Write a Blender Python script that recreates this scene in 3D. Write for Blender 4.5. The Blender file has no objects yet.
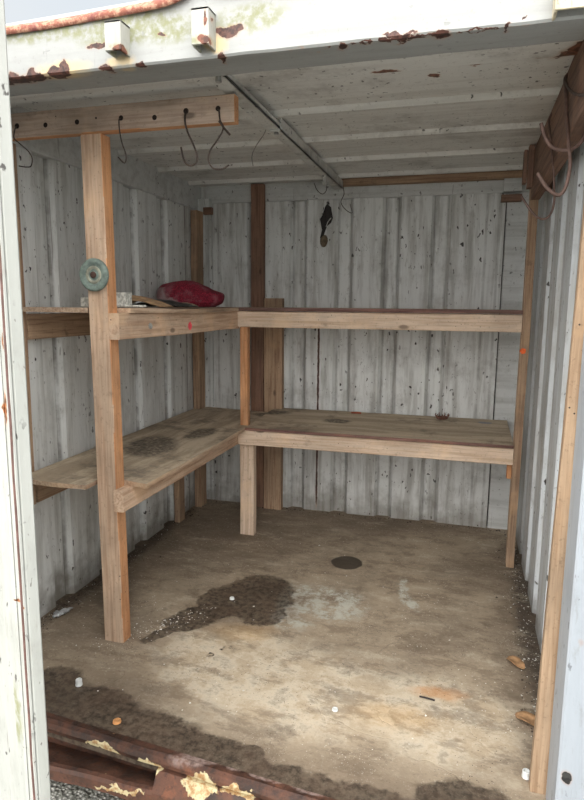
import bpy, bmesh, math, random
from mathutils import Vector, Matrix, noise as mnoise
random.seed(7)
S = bpy.context.scene
C = S.collection
R = random.uniform

# ------------------------------------------------------------------ camera
CAM = Vector((1.948, -4.326, 1.54)); YAW, PIT, ROL, F = 0.275, 0.155, 0.009, 609.35
fwd = Vector((-math.sin(YAW)*math.cos(PIT), math.cos(YAW)*math.cos(PIT), -math.sin(PIT)))
rt0 = Vector((math.cos(YAW), math.sin(YAW), 0)); up0 = rt0.cross(fwd)
rt = math.cos(ROL)*rt0 + math.sin(ROL)*up0; up = -math.sin(ROL)*rt0 + math.cos(ROL)*up0
cd = bpy.data.cameras.new('camera'); cam = bpy.data.objects.new('camera', cd); C.objects.link(cam)
m = Matrix((rt, up, -fwd)).transposed().to_4x4(); m.translation = CAM; cam.matrix_world = m
cd.sensor_fit = 'VERTICAL'; cd.sensor_height = 24; cd.lens = 24*F/800; cd.clip_start = .02
S.camera = cam
def P(px, py, ax, val):
    """survey helper: where the sight line through a photo point meets a plane of the place"""
    d = fwd + rt*(px-292)/F - up*(py-400)/F
    return CAM + d*((val-CAM[ax])/d[ax])

# ------------------------------------------------------------------ node helpers
class NT:
    def __init__(s, name):
        s.m = bpy.data.materials.new(name); s.m.use_nodes = True
        s.t = s.m.node_tree; s.b = s.t.nodes['Principled BSDF']; s.n = s.t.nodes; s.l = s.t.links
    def link(s, a, b): s.l.new(a, b)
    def node(s, k, **kw):
        n = s.n.new(k)
        for a, v in kw.items(): setattr(n, a, v)
        return n
    def pos(s):
        return s.node('ShaderNodeNewGeometry').outputs['Position']
    def obj(s): return s.node('ShaderNodeTexCoord').outputs['Object']
    def map(s, v, loc=(0,0,0), rot=(0,0,0), sc=(1,1,1), typ='POINT'):
        n = s.node('ShaderNodeMapping', vector_type=typ); s.link(v, n.inputs[0])
        n.inputs['Location'].default_value = loc; n.inputs['Rotation'].default_value = rot; n.inputs['Scale'].default_value = sc
        return n.outputs[0]
    def noise(s, v, scale, detail=4, rough=.6, dist=0):
        n = s.node('ShaderNodeTexNoise'); s.link(v, n.inputs['Vector'])
        n.inputs['Scale'].default_value = scale; n.inputs['Detail'].default_value = detail
        n.inputs['Roughness'].default_value = rough; n.inputs['Distortion'].default_value = dist
        return n.outputs[0]
    def voro(s, v, scale, feat='F1', rnd=1):
        n = s.node('ShaderNodeTexVoronoi', feature=feat); s.link(v, n.inputs['Vector']); n.inputs['Scale'].default_value = scale
        n.inputs['Randomness'].default_value = rnd
        return n.outputs['Distance']
    def ramp(s, v, lo, hi, a=0, b=1, smooth=True):
        n = s.node('ShaderNodeMapRange', interpolation_type='SMOOTHSTEP' if smooth else 'LINEAR')
        s.link(v, n.inputs[0])
        for i, x in enumerate((lo, hi, a, b)): n.inputs[i+1].default_value = x
        return n.outputs[0]
    def math(s, op, a, b=None, clamp=False):
        n = s.node('ShaderNodeMath', operation=op, use_clamp=clamp)
        for i, x in enumerate((a, b)):
            if x is None: continue
            if isinstance(x, (int, float)): n.inputs[i].default_value = x
            else: s.link(x, n.inputs[i])
        return n.outputs[0]
    def mix(s, f, a, b):
        n = s.node('ShaderNodeMix', data_type='RGBA')
        for i, x in ((0, f), (6, a), (7, b)):
            if isinstance(x, (int, float)): n.inputs[i].default_value = x
            elif isinstance(x, tuple): n.inputs[i].default_value = x+(1,) if len(x) == 3 else x
            else: s.link(x, n.inputs[i])
        return n.outputs[2]
    def warp(s, v, scale, amt, detail=3):
        n = s.node('ShaderNodeTexNoise'); s.link(v, n.inputs['Vector']); n.inputs['Scale'].default_value = scale; n.inputs['Detail'].default_value = detail
        a = s.node('ShaderNodeVectorMath', operation='SUBTRACT'); s.link(n.outputs[1], a.inputs[0]); a.inputs[1].default_value = (.5,.5,.5)
        b = s.node('ShaderNodeVectorMath', operation='SCALE'); s.link(a.outputs[0], b.inputs[0]); b.inputs[3].default_value = amt
        c = s.node('ShaderNodeVectorMath', operation='ADD'); s.link(v, c.inputs[0]); s.link(b.outputs[0], c.inputs[1])
        return c.outputs[0]
    def blobs(s, v, items, lo=-.1, hi=.15):
        """items: (centre3, radii3, angle about z) -> 0..1 mask, the union of soft ellipsoids"""
        out = None
        for c, r, a in items:
            w = s.map(v, tuple(c), (0, 0, a), tuple(r), 'TEXTURE')
            l = s.node('ShaderNodeVectorMath', operation='LENGTH'); s.link(w, l.inputs[0])
            q = s.math('SUBTRACT', 1.0, l.outputs['Value'])
            out = q if out is None else s.math('MAXIMUM', out, q)
        return s.ramp(out, lo, hi)
    def bump(s, h, st=.3, dist=.01):
        n = s.node('ShaderNodeBump'); s.link(h, n.inputs['Height']); n.inputs['Strength'].default_value = st; n.inputs['Distance'].default_value = dist
        s.link(n.outputs[0], s.b.inputs['Normal'])
    def out(s, col, rough=.7, metal=0):
        for k, v in (('Base Color', col), ('Roughness', rough), ('Metallic', metal)):
            if isinstance(v, (int, float)): s.b.inputs[k].default_value = v
            elif isinstance(v, tuple): s.b.inputs[k].default_value = v+(1,)
            else: s.link(v, s.b.inputs[k])
        return s.m

def lin(r, g, b):
    f = lambda c: (c/255/12.92) if c <= 10 else ((c/255+.055)/1.055)**2.4
    return (f(r), f(g), f(b))

# ------------------------------------------------------------------ wood
def wood(name, axis, light, dark, grime=.35, rough=.8, knots=True, gcol=lin(70, 60, 50), frag=.5):
    t = NT(name); o = t.obj()
    oi = t.node('ShaderNodeObjectInfo')
    cv = t.node('ShaderNodeCombineXYZ')
    for i, k in enumerate((17., 31., 23.)): t.link(t.math('MULTIPLY', oi.outputs['Random'], k), cv.inputs[i])
    ad = t.node('ShaderNodeVectorMath', operation='ADD'); t.link(o, ad.inputs[0]); t.link(cv.outputs[0], ad.inputs[1])
    v = ad.outputs[0]
    sc = [22., 22., 22.]; sc['xyz'.index(axis)] = 1.1
    vs = t.map(v, sc=tuple(sc))
    g1 = t.noise(vs, 1.6, 5, .65, .6)
    sc2 = [90., 90., 90.]; sc2['xyz'.index(axis)] = 3.5
    g2 = t.noise(t.map(v, sc=tuple(sc2)), 1., 3, .6)
    big = t.noise(v, 2.2, 4, .6)
    f = t.ramp(t.math('ADD', t.math('MULTIPLY', g1, .5), t.math('MULTIPLY', g2, .5)), .38, .62)
    col = t.mix(f, dark, light)
    # dirt lying along the boards
    d = t.math('MULTIPLY', t.ramp(t.math('ADD', big, t.math('MULTIPLY', t.math('SUBTRACT', g1, .5), .6)), .46, .66), grime)
    col = t.mix(d, col, gcol)
    sm = t.noise(v, 9., 5, .7)
    col = t.mix(t.math('MULTIPLY', t.ramp(sm, .60, .72), frag), col, tuple(c*.45 for c in dark))
    if knots:
        ks = [7., 7., 7.]; ks['xyz'.index(axis)] = 3.2
        k = t.voro(t.map(v, sc=tuple(ks)), 1.)
        col = t.mix(t.math('MULTIPLY', t.ramp(k, .06, .12, 1, 0), .8), col, tuple(c*.35 for c in dark))
    col = t.mix(t.math('MULTIPLY', t.ramp(g2, .55, .75), .35), col, tuple(c*.5 for c in dark))
    col = t.mix(t.math('MULTIPLY', t.ramp(t.noise(v, 70., 3, .7), .56, .72), .4), col, tuple(c*.4 for c in dark))
    col = t.mix(t.math('MULTIPLY', t.ramp(t.noise(v, 3.4, 4, .6), .52, .66), .35), col, tuple(min(1, c*1.15) for c in (light[0], light[1]*.9, light[2]*.75)))
    # nail specks
    n = t.voro(v, 26.)
    col = t.mix(t.math('MULTIPLY', t.ramp(n, .05, .09, 1, 0), t.ramp(t.noise(v, 5., 2), .5, .56)), col, (.03, .022, .018))
    t.bump(t.math('ADD', g2, t.math('MULTIPLY', g1, .6)), .35, .003)
    return t.out(col, rough)

W = {}
def WD(kind, axis):
    if (kind, axis) not in W:
        a = dict(
            tan=(lin(216, 188, 162), lin(176, 145, 120), .3),
            pale=(lin(222, 200, 178), lin(188, 162, 138), .25),
            orange=(lin(218, 166, 122), lin(182, 126, 84), .3),
            rail=(lin(208, 186, 168), lin(168, 146, 130), .4),
            brown=(lin(182, 154, 126), lin(136, 108, 86), .35),
            dark=(lin(146, 112, 92), lin(106, 78, 64), .35),
            plank=(lin(182, 156, 128), lin(146, 120, 94), .35),
        red=(lin(150, 118, 100), lin(106, 80, 68), .35),
        )[kind]
        W[(kind, axis)] = wood('wood_%s_%s' % (kind, axis), axis, *a)
    return W[(kind, axis)]

# ------------------------------------------------------------------ painted steel
def paint(name, base, streak=lin(120, 124, 122), st=.5, specks=.6, rough=.55, rust=(), rustcol=lin(110, 58, 34), extra=(), extracol=lin(200, 170, 120),
          moss=(), grime_axis='z', grime2=.35, warp=.10, vertgrime=None, fold_shade=None, fold_amt=.75):
    t = NT(name); p = t.pos()
    sc = {'z': (14., 14., 1.2), 'x': (1., 14., 14.), 'n': (5., 5., 5.)}[grime_axis]
    s1 = t.noise(t.map(p, sc=sc), 1., 5, .65, .3)
    col = t.mix(t.math('MULTIPLY', t.ramp(s1, .42, .68), st), base, streak)
    bg = t.noise(p, 3.1, 6, .7)
    col = t.mix(t.math('MULTIPLY', t.ramp(bg, .50, .70), grime2), col, tuple(c*.42 for c in streak[:1])+(streak[1]*.38, streak[2]*.34))
    wp = t.warp(t.map(p, sc=(1, 1, .6) if grime_axis == 'z' else (1, 1, 1)), 40., .045)
    sp = t.voro(wp, 21.)
    zone = t.ramp(t.noise(p, 2.7, 3), .40, .54)
    col = t.mix(t.math('MULTIPLY', t.math('MULTIPLY', t.ramp(t.math('ADD', sp, t.math('MULTIPLY', t.noise(p, 35., 3), .3)), .26, .31, 1, 0), zone), specks), col, (.035, .03, .028))
    sp2 = t.voro(t.map(wp, loc=(3, 5, 7)), 48.)
    col = t.mix(t.math('MULTIPLY', t.math('MULTIPLY', t.ramp(sp2, .10, .17, 1, 0), t.ramp(t.noise(p, 4.3, 3), .45, .6)), specks*.8), col, (.06, .045, .04))
    fn_ = t.noise(t.map(p, sc=(40., 40., 9.) if grime_axis == 'z' else (30., 30., 30.)), 1., 5, .75)
    col = t.mix(t.math('MULTIPLY', t.ramp(fn_, .56, .70), .35*st*2), col, lin(118, 112, 100))
    col = t.mix(t.math('MULTIPLY', t.ramp(fn_, .30, .44, 1, 0), .35), col, tuple(min(1, c*1.15) for c in base))
    # scratches
    scr = t.noise(t.map(p, rot=(.5, .3, .2), sc=(60., 60., 4.)), 1., 2, .5, 1.2)
    col = t.mix(t.math('MULTIPLY', t.ramp(scr, .70, .74), .5*specks), col, (.08, .06, .05))
    rv = rough
    if fold_shade:      # crease shade painted as dark lines at the sheet's bends: (axis, start, pitch, offsets)
        ax_, st_, pt_, offs = fold_shade
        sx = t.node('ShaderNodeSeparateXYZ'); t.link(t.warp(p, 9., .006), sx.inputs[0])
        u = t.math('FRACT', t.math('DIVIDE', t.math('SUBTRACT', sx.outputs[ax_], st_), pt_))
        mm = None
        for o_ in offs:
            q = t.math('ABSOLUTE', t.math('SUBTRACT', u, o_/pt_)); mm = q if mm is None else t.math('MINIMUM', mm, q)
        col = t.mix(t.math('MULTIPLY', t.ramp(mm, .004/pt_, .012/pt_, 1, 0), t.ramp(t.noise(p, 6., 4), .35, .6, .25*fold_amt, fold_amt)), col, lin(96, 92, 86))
    if vertgrime:
        z = t.node('ShaderNodeSeparateXYZ'); t.link(p, z.inputs[0])
        g = t.ramp(t.math('ADD', z.outputs[2], t.math('MULTIPLY', t.noise(p, 7., 4), .5)), vertgrime[0], vertgrime[1], 1, 0)
        col = t.mix(t.math('MULTIPLY', g, vertgrime[2]), col, lin(88, 78, 62))
    if moss:
        w = t.warp(p, 14., warp)
        mk = t.math('MULTIPLY', t.blobs(w, moss, -.25, .5), t.ramp(t.noise(p, 38., 4), .35, .62))
        col = t.mix(t.math('MULTIPLY', mk, .8), col, lin(120, 122, 74))
    if extra:
        w = t.warp(p, 22., warp)
        col = t.mix(t.math('MULTIPLY', t.blobs(w, extra, -.2, .45), .8), col, extracol)
    if rust:
        w = t.warp(p, 26., warp, 5)
        mk = t.blobs(w, rust, 0, .12)
        rc = t.mix(t.ramp(t.noise(p, 60., 3), .4, .6), tuple(c*.35 for c in rustcol), rustcol)
        halo = t.blobs(w, [(c, tuple(q*1.35 for q in r), a) for c, r, a in rust], 0, .4)
        col = t.mix(t.math('MULTIPLY', halo, .45), col, lin(176, 128, 84))
        col = t.mix(mk, col, rc)
    t.bump(t.math('ADD', t.noise(p, 18., 4), t.math('MULTIPLY', t.ramp(sp, .10, .2, 0, 1), .3)), .18, .006)
    return t.out(col, rv)

def flat(name, c, rough=.7, metal=0, var=.25, scale=30.):
    t = NT(name); o = t.obj()
    col = t.mix(t.ramp(t.noise(o, scale, 4), .35, .65), tuple(x*(1-var) for x in c), tuple(min(1, x*(1+var)) for x in c))
    t.bump(t.noise(o, scale*2, 3), .2, .002)
    return t.out(col, rough, metal)

# ------------------------------------------------------------------ mesh helpers
def link(name, bm, mats, parent=None, smooth=False, root=None):
    me = bpy.data.meshes.new(name)
    bmesh.ops.recalc_face_normals(bm, faces=bm.faces)
    if root is None and parent is not None:
        r = parent
        while r.parent: r = r.parent
        root = r.location
    if root is not None: bmesh.ops.translate(bm, verts=bm.verts, vec=-Vector(root))
    bm.to_mesh(me); bm.free()
    for mt in (mats if isinstance(mats, (list, tuple)) else [mats]): me.materials.append(mt)
    if smooth:
        for p in me.polygons: p.use_smooth = True
    o = bpy.data.objects.new(name, me); C.objects.link(o)
    if parent: o.parent = parent
    elif root is not None: o.location = root
    return o
def thing(name, label, cat, loc, group=None):
    o = bpy.data.objects.new(name, None); C.objects.link(o); o.location = loc; o.empty_display_size = .05
    return tag(o, label, cat, group)
def tag(o, label, cat, group=None):
    o['label'] = label; o['category'] = cat
    if group: o['group'] = group
    return o
def struct(o, label=None, cat=None):
    o['kind'] = 'structure'
    if label: o['label'] = label
    if cat: o['category'] = cat
    return o
def box(bm, x0, x1, y0, y1, z0, z1, bev=.002, seg=1):
    r = bmesh.ops.create_cube(bm, size=1)
    vs = r['verts']
    for v in vs:
        v.co = Vector(((x0+x1)/2+v.co.x*(x1-x0), (y0+y1)/2+v.co.y*(y1-y0), (z0+z1)/2+v.co.z*(z1-z0)))
    if bev:
        es = list({e for v in vs for e in v.link_edges})
        bmesh.ops.bevel(bm, geom=es, offset=bev, segments=seg, affect='EDGES', profile=.6)
    return bm
def B(*a, **k): return box(bmesh.new(), *a, **k)
def timber(x0, x1, y0, y1, z0, z1, wob=.0015, bev=.003):
    """a sawn timber: lengthwise cuts with slight wander, worn arrises"""
    bm = bmesh.new()
    L = (x1-x0, y1-y0, z1-z0); ax = max(range(3), key=lambda i: L[i]); o1, o2 = [i for i in range(3) if i != ax]
    lo, hi = (x0, y0, z0), (x1, y1, z1); n = max(2, int(L[ax]/.12)); sd = R(0, 90)
    rings = []
    for i in range(n+1):
        u = lo[ax]+L[ax]*i/n; ring = []
        w1 = mnoise.noise(Vector((u*1.7, sd, 0)))*wob*2; w2 = mnoise.noise(Vector((u*1.7, sd, 9)))*wob*2
        b = bev
        for a, c in ((0+b, 0), (L[o1]-b, 0), (L[o1], b), (L[o1], L[o2]-b), (L[o1]-b, L[o2]), (b, L[o2]), (0, L[o2]-b), (0, b)):
            co = [0, 0, 0]; co[ax] = u
            co[o1] = lo[o1]+a+w1+R(-1, 1)*wob*.25; co[o2] = lo[o2]+c+w2+R(-1, 1)*wob*.25
            ring.append(bm.verts.new(co))
        rings.append(ring)
    for r0, r1 in zip(rings, rings[1:]):
        for k in range(8): bm.faces.new((r0[k], r0[(k+1) % 8], r1[(k+1) % 8], r1[k]))
    bm.faces.new(rings[0]); bm.faces.new(rings[-1][::-1])
    return bm
def bynormal(bm, fn):
    bmesh.ops.recalc_face_normals(bm, faces=bm.faces); bm.normal_update()
    for f in bm.faces: f.material_index = fn(f.normal)
    return bm
def smoothpath(pts, n=8):
    pts = [Vector(p) for p in pts]
    if len(pts) < 3: return pts
    q = [pts[0]*2-pts[1]]+pts+[pts[-1]*2-pts[-2]]; out = []
    for i in range(1, len(q)-2):
        a, b, c, d = q[i-1:i+3]
        for k in range(n):
            t = k/n
            out.append(.5*((2*b)+(c-a)*t+(2*a-5*b+4*c-d)*t*t+(3*b-a-3*c+d)*t**3))
    out.append(pts[-1]); return out
def tube(bm, pts, r, seg=8, r1=None, smooth=True):
    pts = smoothpath(pts) if smooth else [Vector(p) for p in pts]
    rings = []; prev = None
    for i, p in enumerate(pts):
        t = (pts[min(i+1, len(pts)-1)]-pts[max(i-1, 0)]).normalized()
        if prev is None:
            prev = t.orthogonal().normalized()
        prev = (prev-t*prev.dot(t)).normalized(); b = t.cross(prev)
        rr = r if r1 is None else r+(r1-r)*i/(len(pts)-1)
        rings.append([bm.verts.new(p+(prev*math.cos(a)+b*math.sin(a))*rr) for a in [2*math.pi*k/seg for k in range(seg)]])
    for a, b in zip(rings, rings[1:]):
        for k in range(seg): bm.faces.new((a[k], a[(k+1) % seg], b[(k+1) % seg], b[k]))
    bm.faces.new(rings[0][::-1]); bm.faces.new(rings[-1])
    return bm
def lathe(bm, prof, centre, axis=Vector((0, 0, 1)), seg=32):
    axis = axis.normalized(); u = axis.orthogonal().normalized(); w = axis.cross(u); c = Vector(centre)
    rings = []
    for r, h in prof:
        rings.append([bm.verts.new(c+axis*h+(u*math.cos(2*math.pi*k/seg)+w*math.sin(2*math.pi*k/seg))*max(r, 1e-5)) for k in range(seg)])
    for a, b in zip(rings, rings[1:]):
        for k in range(seg): bm.faces.new((a[k], a[(k+1) % seg], b[(k+1) % seg], b[k]))
    bm.faces.new(rings[0][::-1]); bm.faces.new(rings[-1])
    return bm
def sheet(bm, prof, make, u0, u1, nu, thick):
    """prof: list of (s, d); make(s, d, u) -> point. A folded sheet with real thickness."""
    g = []
    for s, d in prof:
        g.append(([bm.verts.new(make(s, d, u0+(u1-u0)*k/nu)) for k in range(nu+1)], [bm.verts.new(make(s, d-thick, u0+(u1-u0)*k/nu)) for k in range(nu+1)]))
    for (a, a2), (b, b2) in zip(g, g[1:]):
        for k in range(nu):
            bm.faces.new((a[k], a[k+1], b[k+1], b[k])); bm.faces.new((a2[k], b2[k], b2[k+1], a2[k+1]))
        bm.faces.new((a[0], b[0], b2[0], a2[0])); bm.faces.new((a[nu], a2[nu], b2[nu], b[nu]))
    for q in (g[0], g[-1]):
        for k in range(nu): bm.faces.new((q[0][k], q[1][k], q[1][k+1], q[0][k+1]))
    return bm
def corr(s0, s1, pitch, flat_, slope, depth, start=0.0):
    """trapezoid corrugation from s0 to s1; d = 0 on the room side, -depth on the outside"""
    out = [(s0, 0.0)]; s = s0+start
    while s+pitch < s1:
        for ds, d in ((0, 0), (slope, -depth), (slope+flat_, -depth), (2*slope+flat_, 0)): out.append((s+ds, d))
        s += pitch
    out.append((s1, 0.0)); return out

# ------------------------------------------------------------------ the setting
XR = 2.346
inner = lin(216, 218, 216)
m_left = paint('paint_wall_left', inner, lin(160, 160, 154), .6, 1., vertgrime=(.24, .5, .75), grime2=.3, fold_shade=(1, -2.62, .39, (.022, .132)))
m_rail_back = paint('paint_rail_back', lin(200, 202, 200), lin(150, 150, 146), .5, .7, grime_axis='x', grime2=.3)
m_right = paint('paint_wall_right', lin(212, 218, 222), lin(176, 174, 168), .6, 1., vertgrime=(.2, .42, .6), grime2=.25, fold_shade=(1, -2.52, .39, (.022, .132)))
bk_rust = [((.925, 0, z), (.008, .05, .16), 0) for z in (.2, .45, .72, .95, 1.15, 1.3)]
m_back = paint('paint_wall_back', inner, lin(150, 148, 142), .75, 1., vertgrime=(.24, .5, .6), grime2=.36, fold_shade=(0, .37, .33, (.025, .105)), fold_amt=.38, rust=bk_rust, rustcol=lin(84, 54, 46), warp=.01)
ceil_rust = [(P(387, 126/2+0, 2, 2.38), (.05, .018, .2), .1), (P(472, 71, 2, 2.37), (.03, .015, .2), 0), (P(434, 79, 2, 2.38), (.02, .02, .03), .5), (P(484, 63, 2, 2.37), (.055, .03, .2), .2), (P(545, 58, 2, 2.37), (.06, .05, .2), .3), (P(572, 50, 2, 2.37), (.05, .12, .2), .3), (P(135, 96, 2, 2.37), (.03, .012, .03), 0)]
m_ceil = paint('paint_ceiling', lin(222, 222, 218), lin(176, 172, 164), .4, .9, grime_axis='x', grime2=.45, rust=ceil_rust, rustcol=lin(128, 84, 62), warp=.06)

w = corr(-2.62, -.02, .39, .11, .022, .036, .0)
bm = sheet(bmesh.new(), w, lambda s, d, u: Vector((d, max(s, -2.5), u)), -.02, 2.24, 8, .004)
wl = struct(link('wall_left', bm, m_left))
bm = B(-.045, .012, -2.50, .02, 2.22, 2.46, bev=.004)
struct(link('trim_1', bm, m_rail_back))                     # top side rail, left
bm = B(-.06, .004, -.075, .0, -.02, 2.25, bev=.006)    # corner post
box(bm, -.05, .10, -.055, .0, 2.19, 2.30)
struct(link('trim_2', bm, m_left))
w = corr(.1, 2.158, .33, .08, .025, .036, .27)
bm = sheet(bmesh.new(), w, lambda s, d, u: Vector((s, -d, u)), -.02, 2.27, 8, .004)
bx = bmesh.new()
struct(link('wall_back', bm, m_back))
bm = B(.0, .092, .004, .04, -.02, 2.40, bev=.004); struct(link('trim_3', bm, m_back))
bm = B(2.165, XR+.03, .004, .04, -.02, 2.40, bev=.004); box(bm, 2.135, 2.248, -.07, .02, 2.265, 2.352); struct(link('trim_4', bm, m_rail_back))
bm = B(.06, 2.32, -.012, .05, 2.27, 2.44, bev=.004); struct(link('trim_5', bm, m_rail_back))   # top rail, back
bm = B(.0, XR, .042, .055, -.1, 2.45, bev=0); struct(link('trim_6', bm, flat('rusted_backing', lin(60, 48, 42), .9)))            # outer skin behind the gaps
w = corr(-2.62, -.02, .39, .11, .022, .036, .10)
bm = sheet(bmesh.new(), w, lambda s, d, u: Vector((XR-d, max(s, -2.46), u)), -.02, 2.28, 8, .004)
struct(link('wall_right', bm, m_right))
bm = B(XR-.012, XR+.045, -2.5, .02, 2.26, 2.46, bev=.004); struct(link('trim_7', bm, m_right))

# ceiling: shallow pressed ribs running across
prof = [(-2.40, 0)]
for yc in (-1.56, -1.10, -.64, -.19):
    prof += [(yc-.030, 0), (yc-.014, .022), (yc+.012, .022), (yc+.032, 0)]
prof += [(.02, 0)]
bm = sheet(bmesh.new(), prof, lambda s, d, u: Vector((u, s, 2.392-d)), -.05, XR+.05, 24, .004)
bmesh.ops.subdivide_edges(bm, edges=[], cuts=0)
struct(link('ceiling', bm, m_ceil))
bm = B(0.0, XR, -2.36, -2.02, 2.352, 2.375, bev=.002); struct(link('trim_8', bm, m_ceil))  # flat plate behind the header

# floor
def floor_mat():
    t = NT('floor_concrete'); p = t.pos()
    w = t.warp(p, 7., .16, 5); w2 = t.warp(p, 22., .07, 5)
    big = t.noise(p, 1.6, 6, .65); med = t.noise(p, 7., 6, .7); fine = t.noise(p, 60., 5, .7)
    col = t.mix(t.ramp(big, .36, .64), lin(138, 124, 106), lin(168, 152, 130))
    # worn pale patch in the doorway
    pale = t.blobs(w, [((1.25, -2.12, 0), (.70, .36, 1), -.05), ((1.0, -1.95, 0), (.38, .24, 1), .2), ((1.9, -2.15, 0), (.42, .3, 1), 0)], -.1, .5)
    col = t.mix(t.math('MULTIPLY', pale, .85), col, t.mix(t.ramp(med, .4, .62), lin(192, 174, 148), lin(226, 214, 192)))
    # trodden-in dirt along the walls and under the shelves
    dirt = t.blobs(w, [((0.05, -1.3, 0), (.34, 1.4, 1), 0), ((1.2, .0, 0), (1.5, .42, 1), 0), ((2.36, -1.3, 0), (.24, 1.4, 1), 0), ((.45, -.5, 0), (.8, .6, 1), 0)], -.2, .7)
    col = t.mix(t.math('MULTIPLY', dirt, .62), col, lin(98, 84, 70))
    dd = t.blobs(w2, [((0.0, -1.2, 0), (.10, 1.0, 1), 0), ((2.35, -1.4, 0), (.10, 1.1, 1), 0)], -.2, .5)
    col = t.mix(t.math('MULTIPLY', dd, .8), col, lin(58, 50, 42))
    # blotches, pits
    m2 = t.noise(t.map(p, rot=(0, 0, .5), sc=(1., 2.2, 1.)), 3.4, 7, .75)
    col = t.mix(t.math('MULTIPLY', t.ramp(m2, .49, .60), .5), col, lin(108, 92, 76)); col = t.mix(t.math('MULTIPLY', t.ramp(m2, .34, .46, 1, 0), .35), col, lin(206, 194, 172))
    col = t.mix(t.math('MULTIPLY', t.ramp(med, .52, .66), .55), col, lin(112, 98, 82))
    col = t.mix(t.math('MULTIPLY', t.ramp(fine, .56, .70), .42), col, lin(88, 76, 64))
    col = t.mix(t.math('MULTIPLY', t.ramp(fine, .30, .44, 1, 0), .32), col, lin(222, 212, 194))
    # chalky pale scuffs
    ch = t.blobs(w2, [((1.19, -1.46, 0), (.13, .26, 1), .2), ((1.17, -1.60, 0), (.10, .12, 1), 0), ((1.34, -1.40, 0), (.2, .2, 1), 0), ((1.69, -1.14, 0), (.03, .17, 1), .1), ((1.75, -1.28, 0), (.03, .08, 1), .5)], -.15, .35)
    ch = t.math('MULTIPLY', ch, t.ramp(t.noise(p, 13., 5, .75), .4, .6))
    col = t.mix(t.math('MULTIPLY', ch, .85), col, lin(196, 196, 184))
    # orange rust stain
    ru = t.blobs(w2, [((1.92, -2.0, 0), (.13, .05, 1), .1), ((1.86, -2.0, 0), (.05, .04, 1), 0)], -.2, .8)
    col = t.mix(t.math('MULTIPLY', ru, .5), col, lin(196, 128, 56))
    oc = t.blobs(w, [((1.0, -1.80, 0), (.22, .10, 1), .2), ((1.75, -2.2, 0), (.2, .1, 1), .2)], -.2, .8)
    col = t.mix(t.math('MULTIPLY', oc, .3), col, lin(206, 160, 90))
    # white lime specks
    s1 = t.voro(p, 42.); z1 = t.ramp(t.noise(p, 3.1, 3), .50, .62)
    col = t.mix(t.math('MULTIPLY', t.ramp(s1, .08, .12, 1, 0), z1), col, lin(232, 228, 216))
    s2 = t.voro(t.map(p, loc=(4, 2, 0)), 110.)
    col = t.mix(t.math('MULTIPLY', t.ramp(s2, .12, .18, 1, 0), t.ramp(t.noise(p, 5., 3), .5, .6)), col, lin(206, 198, 184))
    s3 = t.voro(t.map(p, loc=(9, 2, 0)), 60.)
    col = t.mix(t.math('MULTIPLY', t.ramp(s3, .09, .14, 1, 0), t.ramp(t.noise(p, 4., 3), .45, .6)), col, lin(62, 54, 46))
    # cracks
    ck = t.voro(t.warp(p, 5., .25), 1.35, 'DISTANCE_TO_EDGE')
    col = t.mix(t.math('MULTIPLY', t.ramp(ck, .0, .004, 1, 0), t.ramp(t.noise(p, 2.3, 3), .54, .62, 0, .6)), col, lin(88, 76, 64))
    # black grit marks
    bk = t.blobs(w2, [((1.0, -1.94, 0), (.05, .035, 1), .4), ((.93, -2.02, 0), (.02, .02, 1), 0)], .0, .2)
    col = t.mix(t.math('MULTIPLY', bk, t.ramp(med, .40, .5)), col, lin(52, 44, 38))
    # wet patches
    w3 = t.warp(p, 9., .09, 6)
    w3 = t.warp(w3, 28., .06, 4)
    wet = t.blobs(w3, [((.95, -1.41, 0), (.20, .24, 1), .15), ((1.04, -1.60, 0), (.12, .12, 1), 0), ((.84, -1.52, 0), (.20, .17, 1), .6), ((.74, -1.72, 0), (.11, .20, 1), -.6), ((.65, -1.90, 0), (.045, .13, 1), -.55),
                       ((.40, -2.50, 0), (.16, .23, 1), 0), ((.60, -2.58, 0), (.30, .24, 1), 0), ((.88, -2.60, 0), (.32, .18, 1), .0), ((1.15, -2.60, 0), (.25, .12, 1), .1), ((1.55, -2.68, 0), (.7, .13, 1), -.05), ((2.02, -2.58, 0), (.16, .13, 1), 0)], -.05, .12)
    halo = t.blobs(w3, [((.98, -1.48, 0), (.36, .34, 1), .15), ((.84, -1.62, 0), (.3, .28, 1), .6), ((.6, -2.42, 0), (.5, .32, 1), 0), ((1.5, -2.6, 0), (1.1, .2, 1), 0)], -.1, .7)
    puddle = t.blobs(t.warp(p, 16., .02), [((1.327, -.87, 0), (.098, .10, 1), 0)], 0, .08)
    col = t.mix(t.math('MULTIPLY', halo, .42), col, lin(96, 80, 64))
    col = t.mix(t.math('MULTIPLY', wet, t.ramp(t.noise(p, 34., 5, .7),   .36, .6, .96, .6)), col, t.mix(t.ramp(med, .4, .6), lin(50, 41, 33), lin(72, 58, 47)))
    col = t.mix(t.math('MULTIPLY', puddle, .86), col, lin(50, 42, 34))
    rg = t.math('SUBTRACT', .88, t.math('MULTIPLY', t.math('MAXIMUM', wet, puddle), .30))
    t.bump(t.math('ADD', t.math('MULTIPLY', fine, .5), t.math('ADD', med, t.math('MULTIPLY', t.ramp(ck, 0, .01), .3))), .30, .008)
    return t.out(col, rg)
bm = bmesh.new()
nx, ny = 40, 44
vv = [[bm.verts.new((-.04+(XR+.08)*i/nx, (-2.543-((XR+.08)*i/nx-.44)*.085)*(1-j/ny)+.06*j/ny, 0)) for j in range(ny+1)] for i in range(nx+1)]
for i in range(nx):
    for j in range(ny): bm.faces.new((vv[i][j], vv[i+1][j], vv[i+1][j+1], vv[i][j+1]))
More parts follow.
